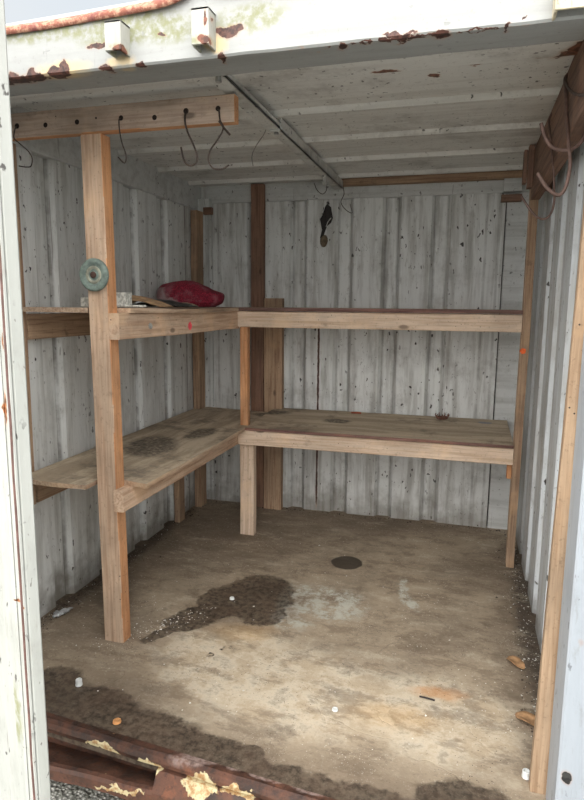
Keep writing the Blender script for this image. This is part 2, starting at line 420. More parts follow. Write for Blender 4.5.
for row in vv:
    for v in row:
        q = mnoise.noise(Vector((v.co.x*2.1, v.co.y*2.1, 3)))*.004+mnoise.noise(Vector((v.co.x*9, v.co.y*9, 3)))*.0012
        v.co.z = min(0.002, q)
r = bmesh.ops.extrude_face_region(bm, geom=bm.faces[:])
for e in r['geom']:
    if isinstance(e, bmesh.types.BMVert): e.co.z = -.10
struct(link('floor', bm, floor_mat(), smooth=False))

# ground outside
t = NT('gravel'); p = t.pos()
v1 = t.voro(p, 75.); n1 = t.noise(p, 30., 5)
col = t.mix(t.ramp(v1, .1, .6), lin(214, 212, 204), lin(128, 128, 120)); col = t.mix(t.ramp(n1, .45, .65, 0, .6), col, lin(84, 84, 72))
t.bump(v1, .8, .01)
bm = bmesh.new()
nx, ny = 60, 40
X0, X1, Y0, Y1 = -14., 16., -20., 3.
xs = [-14, -8, -4, -2, -1]+[-.5+i*.06 for i in range(54)]+[3.2, 5, 9, 16]; ys = [-20, -12, -7, -5, -4]+[-3.4+i*.05 for i in range(18)]+[0, 3]
g = [[bm.verts.new((x, y, -.22+(mnoise.noise(Vector((x*22, y*22, 0)))*.010 if -3.4 < y < -2 else 0))) for y in ys] for x in xs]
for i in range(len(xs)-1):
    for j in range(len(ys)-1): bm.faces.new((g[i][j], g[i+1][j], g[i+1][j+1], g[i][j+1]))
for f in bm.faces: f.smooth = True
struct(link('ground', bm, t.out(col, .9)))

# header beam with its keeper boxes and rusted roof edge
def hp(x, y, yy=-2.5): return P(x, y, 1, yy)
HR = [(hp(14, 79), (.05, .05, .018), 0), (hp(33, 76), (.03, .05, .02), 0), (hp(55, 73), (.03, .05, .022), 0), (hp(63, 68), (.022, .05, .025), 0), (hp(90, 77), (.045, .05, .010), 0), (hp(105, 66), (.02, .05, .012), 0),
      (hp(115, 73), (.016, .05, .007), 0), (hp(140, 66), (.016, .05, .007), 0), (hp(165, 69), (.014, .05, .006), 0), (hp(98, 46), (.035, .05, .010), 0), (hp(229, 31), (.052, .05, .017), .0), (hp(220, 55), (.012, .05, .012), 0),
      (hp(162, 36), (.014, .05, .006), 0), (hp(312, 50), (.018, .05, .009), 0), (hp(342, 45), (.02, .05, .007), 0), (hp(400, 35), (.045, .05, .006), 0), (hp(440, 33), (.03, .05, .010), 0), (hp(508, 23), (.007, .05, .008), 0), (hp(527, 17), (.004, .05, .004), 0),
      ((0.45, -2.5, 2.272), (.16, .05, .010), 0), ((1.75, -2.5, 2.270), (.3, .03, .003), 0)]
HM = [(hp(130, 28), (.22, .06, .05), 0), (hp(60, 30), (.3, .06, .03), 0), (hp(170, 30), (.1, .06, .05), 0), (hp(250, 18), (.12, .06, .04), 0)]
HE = [(hp(215, 44), (.045, .06, .028), 0), (hp(62, 70), (.10, .06, .03), 0), (hp(120, 62), (.05, .06, .02), 0)]
m_head = paint('paint_header', lin(158, 160, 158), lin(130, 131, 126), .4, .25, grime_axis='x', grime2=.14, rust=HR, rustcol=lin(92, 58, 48), extra=HE, extracol=lin(206, 184, 140), moss=HM, warp=.05)
bm = bmesh.new()
def hz(x): return 2.402+.022*max(0, min(1, (x-.4)/.8))
n = 60; xs = [-.03+(XR+.06)*i/n for i in range(n+1)]
sec = []
for x in xs:
    b = 2.272+mnoise.noise(Vector((x*9, 0, 0)))*.0025; zt = hz(x)+.03
    ring = [(-2.5, b+.006), (-2.494, b), (-2.345, b+.004), (-2.335, b+.012), (-2.335, zt+.03), (-2.46, zt+.03), (-2.5, zt)]
    sec.append([bm.verts.new((x, y, z)) for y, z in ring])
for a, b in zip(sec, sec[1:]):
    for k in range(7): bm.faces.new((a[k], a[(k+1) % 7], b[(k+1) % 7], b[k]))
bm.faces.new(sec[0]); bm.faces.new(sec[-1][::-1])
hd = struct(link('trim_9', bm, m_head))
m_rustroof = None
t = NT('rusted_roof_edge'); p = t.pos(); a = t.noise(p, 55., 5, .7); b = t.noise(p, 12., 4)
col = t.mix(t.ramp(a, .42, .6), lin(140, 86, 70), lin(190, 146, 122)); col = t.mix(t.ramp(b, .5, .66), col, lin(122, 70, 66)); t.bump(a, .5, .004)
m_rustroof = t.out(col, .85)
bm = bmesh.new(); sec = []
for x in [-.05+(XR+.1)*i/90 for i in range(91)]:
    z = hz(x)+mnoise.noise(Vector((x*4, 2, 0)))*.003
    z += .020*math.exp(-((x-1.13)/.06)**2)
    if x > 1.1: z += .012
    y = -2.515-.006*math.sin(x*7)
    ring = [(y, z), (y-.004, z+.016), (y+.01, z+.03), (-2.30, z+.06), (-2.30, z+.052), (y+.02, z+.018), (y+.008, z+.002)]
    sec.append([bm.verts.new((x, yy, zz)) for yy, zz in ring])
for a, b in zip(sec, sec[1:]):
    for k in range(7): bm.faces.new((a[k], a[(k+1) % 7], b[(k+1) % 7], b[k]))
bm.faces.new(sec[0]); bm.faces.new(sec[-1][::-1])
struct(link('trim_10', bm, m_rustroof, smooth=True))
# keeper boxes on the header (open-bottomed folded steel)
m_keep = paint('paint_keeper', lin(174, 174, 168), lin(136, 136, 120), .4, .4, grime2=.3, rust=[(hp(120, 50, -2.54), (.025, .03, .010), 0), (hp(205, 42, -2.54), (.02, .03, .014), 0), (hp(207, 20, -2.54), (.006, .03, .03), 0)], rustcol=lin(120, 70, 50),
               moss=[(hp(118, 52, -2.52), (.05, .05, .014), 0), (hp(200, 44, -2.52), (.05, .05, .018), 0)], warp=.03)
m_keep2 = paint('paint_keeper_weathered', lin(206, 196, 170), lin(150, 140, 112), .6, .6, grime2=.5, rust=[(hp(548, 3, -2.53), (.008, .03, .03), 0)], rustcol=lin(176, 96, 40), warp=.02)
def keeper(xc, w_, zb, zt, mt, name):
    bm = bmesh.new(); d = .055
    box(bm, xc-w_/2, xc+w_/2, -2.5-d, -2.5-d+.008, zb, zt, .0015)
    for s in (-1, 1):
        a = xc+s*w_/2; lo, hi = min(a, a-s*.008), max(a, a-s*.008)
        box(bm, lo, hi, -2.5-d+.006, -2.498, zb-.002, zt, .0015)
    box(bm, xc-w_/2, xc+w_/2, -2.5-d, -2.498, zt-.008, zt, .0015)
    bb = bm.verts[:]
    return struct(link(name, bm, mt))
a = hp(113, 50, -2.555); b = hp(200, 44, -2.555); c = hp(572, 8, -2.555)
keeper(a.x, .055, a.z, a.z+.085, m_keep, 'trim_11'); keeper(b.x, .055, b.z, b.z+.10, m_keep, 'trim_12'); keeper(c.x+.02, .12, c.z-.0, c.z+.09, m_keep2, 'trim_13')

# sill: rusted steel beam with a stepped lip
def rust_mat():
    t = NT('rusted_sill'); p = t.pos()
    n1 = t.noise(p, 8., 6, .7); n2 = t.noise(p, 45., 5, .7)
    col = t.mix(t.ramp(n1, .38, .62), lin(50, 35, 29), lin(96, 63, 48)); col = t.mix(t.math('MULTIPLY', t.ramp(n2, .5, .66), .6), col, lin(40, 28, 24))
    col = t.mix(t.math('MULTIPLY', t.ramp(n1, .60, .70), .5), col, lin(134, 82, 54))
    pk = t.blobs(t.warp(p, 9., .1, 4), [((1.14, -2.60, 0), (.10, .045, .05), .3), ((1.45, -2.62, 0), (.4, .022, .03), -.085)], -.1, .3)
    col = t.mix(t.math('MULTIPLY', pk, t.ramp(n2, .35, .6, .15, .75)), col, lin(160, 140, 132))
    cr = t.blobs(t.warp(p, 20., .12, 4), [(P(100, 754, 1, -2.64), (.075, .09, .022), 0), (P(146, 768, 1, -2.64), (.05, .09, .025), 0), (P(200, 786, 1, -2.66), (.07, .09, .04), 0), (P(115, 789, 1, -2.68), (.10, .04, .012), 0), (P(60, 752, 1, -2.63), (.05, .08, .006), 0), (P(235, 797, 1, -2.68), (.07, .08, .02), 0)], .0, .1)
    cc = t.mix(t.ramp(n2, .42, .6), lin(200, 188, 150), lin(160, 122, 78))
    col = t.mix(cr, col, cc)
    t.bump(t.math('ADD', n2, cr), .5, .006)
    return t.out(col, t.ramp(n1, .4, .6, .42, .7))
m_sill = rust_mat()
bm = bmesh.new()
# swept section with a wandering, dented edge
def fy(x): return -2.520-(x-.4)*.085
def sweep(x0, x1, n, ringf):
    secs = []
    for i in range(n+1):
        x = x0+(x1-x0)*i/n; q = mnoise.noise(Vector((x*6, 0, 4)))*.004+mnoise.noise(Vector((x*31, 0, 4)))*.0012
        secs.append([bm.verts.new((x, y, z)) for y, z in ringf(x, fy(x), q)])
    for a, b in zip(secs, secs[1:]):
        k = len(a)
        for j in range(k): bm.faces.new((a[j], a[(j+1) % k], b[(j+1) % k], b[j]))
    bm.faces.new(secs[0]); bm.faces.new(secs[-1][::-1])
sweep(0, XR, 100, lambda x, f, q: [(f-.022, .0015), (f-.048+q, .0035), (f-.062+q, -.003), (f-.068+q, -.022), (f-.064+q, -.040), (f-.048, -.048), (f-.02, -.052), (f-.015, -.24), (f+.0, -.24)])
sweep(0, 1.03, 50, lambda x, f, q: [(-2.55, -.125), (-2.66+q, -.098), (-2.675+q, -.100), (-2.682+q, -.112), (-2.682+q, -.150+q), (-2.672, -.152), (-2.66, -.135), (-2.55, -.150)])
sweep(1.0, XR, 60, lambda x, f, q: [(f-.015, -.046), (f-.07+q, -.050), (f-.11+q, -.105), (f-.112+q, -.150), (f-.10, -.150), (f-.015, -.10)])
struct(link('trim_14', bm, m_sill))

# front corner posts
m_post = paint('paint_door_frame', lin(170, 177, 184), lin(144, 151, 158), .4, .5, grime2=.2, rust=[((2.30, -2.55, .62), (.01, .05, .02), 0), ((2.29, -2.6, .2), (.015, .05, .02), 0)], rustcol=lin(60, 58, 56), warp=.03)
bm = B(-.10, .045, -2.56, -2.44, -.22, 2.45, bev=.006); struct(link('trim_15', bm, m_post))
bm = B(2.268, 2.42, -2.60, -2.44, -.22, 2.45, bev=.006)
struct(link('trim_16', bm, m_post))

# left door leaf, standing half open across the left of the view
LR = []
P1 = Vector((1.060, -3.246, 0)); hinge = Vector((-.03, -2.60, 0)); d = (P1-hinge).normalized(); nrm = Vector((d.y, -d.x, 0)); L = (P1-hinge).length
def dm(bm):   # local (along leaf, out of leaf, z) -> world
    for v in bm.verts: v.co = hinge+d*v.co.x+nrm*v.co.y+Vector((0, 0, v.co.z))
    return bm
m_door = paint('paint_door_leaf', lin(166, 168, 163), lin(140, 143, 138), .4, .9, grime2=.22,
   rust=[(P(3, 410, 1, -3.27), (.006, .03, .04), 0), (P(14, 600, 1, -3.27), (.012, .03, .0035), 0), (P(24, 605, 1, -3.27), (.005, .03, .006), 0), (P(2, 340, 1, -3.27), (.004, .02, .02), 0)], rustcol=lin(150, 92, 50), warp=.03,
   moss=[(P(10, 720, 1, -3.27), (.03, .05, .1), 0)])
m_gask = flat('gasket_dark_red', lin(92, 66, 60), .7)
bm = B(0, L, 0, .028, .03, 2.35, bev=.003)
bm2 = B(0, L-.0, .029, .037, .03, 2.35, bev=.002)
me = bpy.data.meshes.new('tmp'); bm2.to_mesh(me); bm2.free(); bm.from_mesh(me); bpy.data.meshes.remove(me)
dl = struct(link('door_1', dm(bm), m_door, root=hinge))
bm = bmesh.new(); pts = [Vector((L-.004+mnoise.noise(Vector((z*9, 0, 0)))*.0025, .0375, z)) for z in [.05+i*.03 for i in range(77)]]
tube(bm, pts, .0030, 6, smooth=False); link('gasket', dm(bm), m_gask, dl)
for zz in (.5, 1.2, 1.9):
    bm = bmesh.new(); tube(bm, [(0-.01, .04, zz-.06), (0-.01, .04, zz+.06)], .012, 10, smooth=False); box(bm, -.005, .12, .035, .043, zz-.03, zz+.03, .002)
    link('hinge', dm(bm), m_door, dl)
# vertical rib with dents on the leaf's outer face
bm = B(L-.085, L-.035, .035, .043, .06, 2.3, bev=.004); link('edge_rib', dm(bm), m_door, dl)
# right door leaf, folded open outside
h2 = Vector((2.375, -2.60, 0)); d2 = Vector((.10, -.995, 0)).normalized(); n2 = Vector((d2.y, -d2.x, 0))
bm = B(0, 1.15, -.025, .025, .03, 2.35, bev=.003)
for k in range(4): box(bm, .12+k*.25, .26+k*.25, -.038, -.02, .1, 2.28, .01)
for v in bm.verts: v.co = h2+d2*v.co.x+n2*v.co.y+Vector((0, 0, v.co.z))
struct(link('door_2', bm, m_post, root=h2))

# timber strip under the ceiling at the back
bm = timber(1.08, 2.27, -.075, -.02, 2.345, 2.392, .001)
struct(link('trim_17', bm, WD('brown', 'x')))

# ------------------------------------------------------------------ the shelving: one nailed frame
rack = thing('corner_shelving', 'two-tier L-shaped corner shelving of rough timber posts, beams and grimy boards', 'shelves', (.6, -.6, 0))
def part(name, bm, mt, label=None, parent=rack):
    o = link(name, bm, mt, parent)
    if label: o['label'] = label
    return o
xo = [WD('tan', 'z'), WD('orange', 'z')]
def side(bm, f=lambda n: 1 if abs(n.x) > .7 else 0): return bynormal(bm, f)
fp = part('post', side(timber(.398, .495, -2.045, -1.978, 0, 2.216)), xo, 'tall front post with orange sides')
for v in fp.data.vertices: v.co.x += .018*(1-v.co.z/2.2)
part('post', side(timber(.546, .642, -.622, -.565, 0, .635), lambda n: 0), [WD('pale', 'z'), WD('orange', 'z')], 'short thick post under the corner of the lower shelf')
part('post', timber(.548, .600, -.618, -.57, .750, 1.40), WD('orange', 'z'), 'short orange post between the shelves')
part('post', side(timber(2.252, 2.296, -.655, -.575, 0, 2.20)), [WD('brown', 'z'), WD('tan', 'z')], 'tall right-hand post with an orange paint dab')
part('post', timber(.012, .065, -.19, -.085, 0, 2.20), WD('brown', 'z'), 'dark back corner post')
part('post', timber(.02, .06, -.55, -.46, 0, .70), WD('brown', 'z'))
part('post', timber(.425, .520, -.06, -.012, 0, 2.385), WD('dark', 'z'), 'dark full-height post against the back wall')
part('post', timber(.530, .668, -.075, -.02, 0, 1.585), WD('brown', 'z'), 'wide light post against the back wall')
part('post', timber(.004, .040, -2.035, -1.985, 0.60, 2.215), WD('brown', 'z'))
# beams
by = [WD('tan', 'y'), WD('pale', 'y')]; bx_ = [WD('tan', 'x'), WD('pale', 'x')]
lowL = part('beam', timber(.499, .548, -2.06, -.622, .632, .730), WD('tan', 'y'))
lowB = part('beam', timber(.552, 2.250, -.668, -.622, .632, .730), WD('pale', 'x'))
upL = part('beam', timber(.499, .548, -2.045, -.625, 1.386, 1.497), WD('tan', 'y'), 'upper side beam with a bolt and a pink paint dab')
upB = part('beam', timber(.552, 2.250, -.668, -.622, 1.398, 1.497), WD('pale', 'x'))
part('beam', timber(.004, .045, -1.98, -.195, 1.372, 1.488), WD('brown', 'y'), 'dark ledger along the left wall')
part('beam', timber(.004, .045, -1.98, -.195, .605, .728), WD('brown', 'y'), 'ledger along the left wall')
part('beam', timber(.67, 2.25, -.07, -.022, .64, .74), WD('brown', 'x'))
part('bracket_block', timber(2.225, 2.252, -.60, -.56, .53, .632), WD('orange', 'z'), 'small orange block under the shelf end')

def board_mat(name, c1, c2, c3, axis):
    t = NT(name); p = t.pos()
    sc = (1.2, 9., 9.) if axis == 'x' else (9., 1.2, 9.)
    g = t.noise(t.map(p, sc=sc), 1.4, 6, .7, .5); n = t.noise(p, 3.6, 6, .7); f = t.noise(p, 45., 5, .7)
    col = t.mix(t.ramp(g, .38, .62), c1, c2); col = t.mix(t.math('MULTIPLY', t.ramp(n, .50, .64), .8), col, c3)
    col = t.mix(t.math('MULTIPLY', t.ramp(f, .55, .7), .4), col, tuple(x*.5 for x in c3))
    col = t.mix(t.math('MULTIPLY', t.ramp(f, .30, .42, 1, 0), .35), col, lin(180, 172, 156))
    bl = t.blobs(t.warp(p, 9., .10, 5), [((.42, -.95, .75), (.09, .20, .2), 0), ((.30, -1.35, .75), (.16, .28, .2), .3), ((.62, -.2, .75), (.16, .09, .2), 0), ((1.15, -.35, .75), (.10, .07, .2), 0)], -.1, .4)
    col = t.mix(t.math('MULTIPLY', bl, t.ramp(f, .3, .6, .35, .85)), col, lin(58, 52, 46))
    col = t.mix(t.math('MULTIPLY', t.blobs(t.warp(p, 20., .04), [((2.10, -.14, .77), (.05, .03, .1), 0)], -.1, .3), .5), col, lin(96, 118, 150))
    t.bump(t.math('ADD', g, f), .3, .003)
    return t.out(col, .82)
m_bl = board_mat('grimy_board_left', lin(196, 180, 156), lin(162, 146, 124), lin(116, 106, 94), 'y')
m_bb = board_mat('grimy_board_back', lin(196, 180, 156), lin(166, 150, 128), lin(122, 110, 96), 'x')
m_ub = board_mat('dusty_board_upper', lin(180, 156, 134), lin(150, 128, 108), lin(110, 94, 82), 'y')
m_rededge = wood('form_ply_edge', 'x', lin(140, 106, 96), lin(86, 58, 52), .4, knots=False)
m_paleedge = wood('pale_ply_edge', 'y', lin(196, 172, 148), lin(146, 120, 98), .35, knots=False)
def board(poly, ztop, th, mats, edge_fn=lambda n: 0, sub=.08):
    """flat board from an outline; ztop(x, y) bends it"""
    bm = bmesh.new()
    pts = []
    for i, a in enumerate(poly):
        b = poly[(i+1) % len(poly)]; L_ = math.hypot(b[0]-a[0], b[1]-a[1]); n = max(1, int(L_/sub))
        for k in range(n):
            pts.append((a[0]+(b[0]-a[0])*k/n, a[1]+(b[1]-a[1])*k/n))
    top = [bm.verts.new((x, y, 0)) for x, y in pts]
    f = bm.faces.new(top)
    bmesh.ops.triangulate(bm, faces=[f], quad_method='BEAUTY', ngon_method='BEAUTY')
    xs_ = [p_[0] for p_ in poly]; ys_ = [p_[1] for p_ in poly]
    u = min(xs_)+.25
    while u < max(xs_):
        bmesh.ops.bisect_plane(bm, geom=bm.verts[:]+bm.edges[:]+bm.faces[:], plane_co=(u, 0, 0), plane_no=(1, 0, 0)); u += .25
    u = min(ys_)+.25
    while u < max(ys_):
        bmesh.ops.bisect_plane(bm, geom=bm.verts[:]+bm.edges[:]+bm.faces[:], plane_co=(0, u, 0), plane_no=(0, 1, 0)); u += .25
    r = bmesh.ops.extrude_face_region(bm, geom=bm.faces[:])
    low = {v for v in r['geom'] if isinstance(v, bmesh.types.BMVert)}
    for v in bm.verts:
        z = ztop(v.co.x, v.co.y); v.co.z = z-th if v in low else z
        if v in low: v.co.z += R(-1, 1)*.0008
    return bynormal(bm, lambda n: 0 if abs(n.z) > .7 else 1)
def e_(x, y): return mnoise.noise(Vector((x*5, y*5, 1)))*.002
lower_left = [(.056, -2.125), (.24, -2.12), (.392, -2.105), (.392, -1.972), (.505, -1.972), (.625, -1.998), (.622, -1.4), (.606, -.68), (.606, -.095), (.53, -.08), (.072, -.08), (.072, -.2), (.025, -.2), (.052, -1.92), (.056, -1.99)]
part('shelf_board', board(lower_left, lambda x, y: .752+max(0, (.5-x))*.03+e_(x, y), .020, None), [m_bl, m_paleedge], 'lower shelf board along the left wall, dark scuffs')
lower_back = [(.6075, -.684), (2.248, -.690), (2.248, -.035), (.675, -.035), (.675, -.080), (.6075, -.080)]
part('shelf_board', board(lower_back, lambda x, y: .753+max(0, y+.65)*.045+e_(x, y), .018, None), [m_bb, m_rededge], 'lower shelf board along the back wall, dark red edge')
upper_left = [(.056, -2.03), (.392, -2.035), (.392, -1.972), (.505, -1.972), (.556, -1.965), (.580, -1.5), (.566, -.69), (.566, -.095), (.53, -.08), (.42, -.08), (.072, -.08), (.072, -.2), (.02, -.2), (.052, -1.92)]
part('shelf_board', board(upper_left, lambda x, y: 1.520+e_(x, y)*.8-.006*math.exp(-((y+1.3)/.4)**2), .021, None), [m_ub, m_paleedge], 'upper shelf board along the left wall, pale edge')
upper_back = [(.568, -.690), (2.248, -.690), (2.248, -.035), (.675, -.035), (.675, -.080), (.568, -.080)]
part('shelf_board', board(upper_back, lambda x, y: 1.521+e_(x, y)*.6, .021, None), [m_ub, m_rededge], 'upper shelf board along the back wall, dark red edge')
# bolt, paint dabs
m_bolt = flat('bolt_steel', lin(150, 150, 146), .5, .15)
b0 = P(150, 326, 0, .548)
bm = bmesh.new(); lathe(bm, [(.015, 0), (.016, .002), (.016, .004), (.009, .004), (.009, .009), (0.0, .009)], b0, Vector((1, 0, 0)), 6); part('bolt', bm, m_bolt, 'steel bolt head in the upper side beam', upL)
m_pink = flat('pink_spray_paint', lin(236, 84, 96), .8); m_or = flat('orange_spray_paint', lin(228, 104, 50), .8)
def dab(c, u, v, r, mt, par, lab):
    bm = bmesh.new(); u = Vector(u); v = Vector(v); nn = u.cross(v); n = 22
    a = [r*(1+.35*mnoise.noise(Vector((k*.9, c.x*9, 0)))) for k in range(n)]
    lo = [bm.verts.new(c-nn*.0005+u*a[k]*math.cos(k*2*math.pi/n)+v*a[k]*math.sin(k*2*math.pi/n)) for k in range(n)]
    hi = [bm.verts.new(c+nn*.0016+(u*math.cos(k*2*math.pi/n)+v*math.sin(k*2*math.pi/n))*a[k]*.9) for k in range(n)]
    for k in range(n): bm.faces.new((lo[k], lo[(k+1) % n], hi[(k+1) % n], hi[k]))
    bm.faces.new(lo[::-1]); bm.faces.new(hi); part('paint_dab', bm, mt, lab, par)
dab(P(190, 326, 0, .549), (0, 1, 0), (0, 0, 1), .021, m_pink, upL, 'bright pink paint dab')
pr = [o for o in rack.children if o.get('label', '').startswith('tall right')][0]
dab(P(523, 351, 1, -.6555), (1, 0, 0), (0, 0, 1), .016, m_or, pr, 'orange paint dab')
m_pinkd = flat('pinkish_paint_smear', lin(196, 96, 84), .8)

# ------------------------------------------------------------------ hook rails
m_wire = flat('rusty_wire', lin(74, 62, 56), .65, .3)
m_wirel = flat('galvanised_wire', lin(128, 124, 118), .55, .4)
m_hookred = flat('rusty_red_hook', lin(104, 82, 74), .6, .2)
m_hole = flat('dark_hole', lin(38, 26, 22), .95)
rail = thing('hook_rail', 'long pale timber rail across the front top left, drilled with hook holes', 'rail', (.55, -2.04, 2.215))
tb = bynormal(timber(.02, 1.075, -2.063, -2.018, 2.2165, 2.315), lambda n: 1 if n.z < -.7 or n.x > .7 else 0)
link('rail_board', tb, [WD('rail', 'x'), WD('orange', 'x')], rail)
for px, py, r in ((17, 126, .011), (45.5, 125, .010), (77, 122, .010), (96, 118, .004), (121, 118, .010), (154.5, 117.5, .010), (186, 111, .011), (218, 108.5, .010)):
    c = P(px, py, 1, -2.063)
    bm = bmesh.new(); lathe(bm, [(r, -.002), (r, .0006), (0, .0007)], c, Vector((0, -1, 0)), 14); link('hook_hole', bm, m_hole, rail)
def wire_hook(pts, r, mt, label, group=None, name='wire_hook', seg=8, cat='hook'):
    bm = bmesh.new(); pts = [Vector(p_) for p_ in pts]; c = pts[0].copy(); tube(bm, pts, r, seg)
    o = link(name, bm, mt, smooth=True, root=c); tag(o, label, cat, group); return o
def rp(l, y, dy=None): return [P(a, b, 1, y+(dy[i] if dy else 0)) for i, (a, b) in enumerate(l)]
Y = -2.075
HG = 'wire hooks on the front rail'
wire_hook([P(17, 126, 1, -2.05)]+rp([(15, 129), (14, 138), (19, 143), (28, 151), (32, 158), (31, 166), (26, 167), (19, 166)], Y, [-.004, -.002, 0, 0, 0, 0, 0, 0]), .0024, m_wire, 'thin bent wire hook at the far left end of the front rail', HG)
wire_hook([P(121, 118, 1, -2.05)]+rp([(119, 120), (119.5, 130), (122, 143), (126, 155), (124.5, 163), (118, 157)], Y), .0026, m_wire, 'wire hook hanging just right of the tall front post top', HG)
wire_hook([P(186, 111, 1, -2.05)]+rp([(185.5, 113), (185, 122), (188, 133), (193, 144), (197, 155), (196, 163), (189, 165.5), (183.5, 159), (181, 147)], Y), .0036, m_wire, 'thick U-shaped wire hook second from the right end of the front rail', HG)
sh_ = wire_hook([P(218, 109, 1, -2.05)]+rp([(219, 111), (220, 120), (223, 126), (222, 132), (216, 142), (210, 151), (208.5, 160), (213, 168), (222, 169), (229, 165)], Y), .0030, m_wire, 'open S-shaped wire hook at the right end of the front rail', HG)
link('twisted_tail', tube(bmesh.new(), [P(219, 121, 1, Y-.006), P(224, 128, 1, Y-.006), P(230, 135, 1, Y-.004)], .0040, 8), m_wire, sh_, True)

rr = thing('wall_rail', 'wide brown timber rail high on the right wall carrying heavy hooks', 'rail', (2.27, -1.4, 2.11))
link('rail_board', timber(2.252, 2.300, -2.42, -.66, 2.115, 2.372), WD('red', 'y'), rr)
link('spacer_block', timber(2.225, 2.251, -.735, -.665, 2.17, 2.385), WD('red', 'z'), rr)
link('spacer_block', timber(2.205, 2.2245, -.66, -.60, 2.205, 2.385), WD('red', 'z'), rr)
link('spacer_block', timber(2.300, 2.345, -2.3, -2.2, 2.15, 2.36), WD('red', 'z'), rr)
link('spacer_block', timber(2.300, 2.345, -.78, -.70, 2.15, 2.36), WD('red', 'z'), rr)
RG = 'heavy hooks on the right rail'
ya = P(569, 147, 0, 2.243).y
wire_hook([P(568, 74, 0, 2.254)]+[P(a, b, 0, 2.243) for a, b in ((565, 80), (566, 95), (567, 120), (569, 147))]+rp([(570, 166), (566, 186), (559, 195), (549, 190), (542, 181), (537.5, 173)], ya), .0062, m_hookred, 'large rusty J-hook on the right rail, middle one with its tip pointing left', RG)
wire_hook([P(587, 50, 1, -2.02)]+rp([(588, 80), (588, 110), (585, 134), (577, 146), (564, 150.5), (552, 147), (545, 137), (541, 123)], -2.02), .0062, m_hookred, 'large rusty J-hook on the right rail nearest the opening, partly out of view', RG)
yc_ = P(553, 165, 0, 2.244).y
wire_hook([P(552, 113, 0, 2.254)]+[P(a, b, 0, 2.244) for a, b in ((549, 120), (550, 132), (552, 150), (553, 165))]+rp([(554, 180), (554, 203), (549, 216), (541, 219), (532, 212), (521, 196)], yc_), .0044, m_hookred, 'thinner rusty J-hook on the right rail, deepest inside the container', RG)
wire_hook([P(a, b, 0, 2.237) for a, b in ((565, 79), (567, 86), (572, 92), (580, 95), (592, 94))], .0045, m_wire, 'dark loop of wire tied from the middle hook towards the opening', RG)

# short battens either side of the back wall
o = link('batten', timber(2.125, 2.249, -.075, -.018, 2.205, 2.248), WD('red', 'x'), root=(2.18, -.04, 2.15)); tag(o, 'short reddish batten high in the right back corner', 'batten')
o = link('batten', timber(.066, .128, -.085, -.045, 2.185, 2.235), WD('dark', 'x'), root=(.05, -.07, 2.2)); tag(o, 'short dark batten high in the left back corner', 'batten')

# ceiling bar
m_bar = paint('paint_ceiling_bar', lin(206, 206, 202), lin(150, 148, 142), .5, 1., grime_axis='n', grime2=.6)
bar = thing('ceiling_bar', 'grey steel angle bar hanging under the ceiling, running front to back', 'bar', (1.06, -1.2, 2.35))
bm = bmesh.new(); box(bm, 1.025, 1.095, -2.33, -1.50, 2.328, 2.336, .001); box(bm, 1.087, 1.095, -2.33, -1.50, 2.328, 2.353, .001); link('front_length', bm, m_bar, bar)
bm = bmesh.new(); box(bm, 1.045, 1.100, -1.54, -.10, 2.318, 2.326, .001); box(bm, 1.092, 1.100, -1.54, -.10, 2.318, 2.372, .001); link('rear_length', bm, m_bar, bar)
for yy in (-2.2, -1.52, -.55): link('bolt', lathe(bmesh.new(), [(.010, -.03), (.012, .0), (.012, .007), (.0, .007)], (1.07, yy, 2.316), Vector((0, 0, -1)), 6), m_bolt, bar)
CG = 'thin wires hanging from the ceiling bar'
def wy(l, y): return rp(l, y)
wire_hook(rp([(268, 124), (264, 134), (256, 146), (252, 156), (253, 166)], -1.5), .0024, m_wirel, 'thin curved wire hanging from the middle of the ceiling bar', CG, 'hanging_wire')
wire_hook(rp([(343, 186), (344, 194), (341, 202), (345, 209), (352, 213), (350, 204)], -.14), .0026, m_wire, 'thin curled wire hanging from the back end of the ceiling bar', CG, 'hanging_wire')
wire_hook(rp([(314, 183), (317, 190), (322, 194), (326, 191), (327, 184)], -.35), .0024, m_wire, 'small wire loop left of the back end of the ceiling bar', CG, 'hanging_wire')
bm = bmesh.new(); a = P(325, 168, 1, -.55); box(bm, a.x-.012, a.x+.012, -.56, -.545, 2.26, 2.318, .001)
tag(link('metal_tag', bm, flat('bright_steel', lin(190, 190, 186), .35, .6), root=(a.x, -.55, 2.32)), 'small bright metal strip on the ceiling bar near its back end', 'tag')

# torn hole and old nest stuff on the back wall
bm = bmesh.new()
c = P(325, 218, 1, -.010)
pts = [(327, 204), (331, 207), (330, 214), (333, 218), (331, 223), (327, 226), (325, 232), (322, 240), (320, 238), (322, 230), (323, 222), (320, 219), (322, 216), (325, 213), (325, 207)]
lo = [bm.verts.new(P(a, b, 1, -.004)) for a, b in pts]; hi = [bm.verts.new(P(a, b, 1, -.012)+Vector((0, R(-.004, .002), 0))) for a, b in pts]
for k in range(len(pts)): bm.faces.new((lo[k], lo[(k+1) % len(pts)], hi[(k+1) % len(pts)], hi[k]))
f = bm.faces.new(hi); bm.faces.new(lo[::-1]); bmesh.ops.triangulate(bm, faces=[f])
rg = thing('wall_latch', 'dark rusted latch high on the back wall with white and brown residue', 'latch', P(325, 218, 1, -.010))
link('latch_plate', bm, flat('black_rust', lin(34, 28, 28), .7), rg)
bm = bmesh.new(); tube(bm, rp([(331, 218), (328, 222), (326, 227)], -.018), .004, 8, .002); link('white_smear', bm, flat('white_residue', lin(206, 204, 198), .8), rg)
bm = bmesh.new(); bmesh.ops.create_icosphere(bm, subdivisions=2, radius=.034)
for v in bm.verts:
    v.co = Vector((v.co.x*.85, v.co.y*.35, v.co.z*1.25))*(1+.18*mnoise.noise(v.co*60))+P(324, 241, 1, -.012)
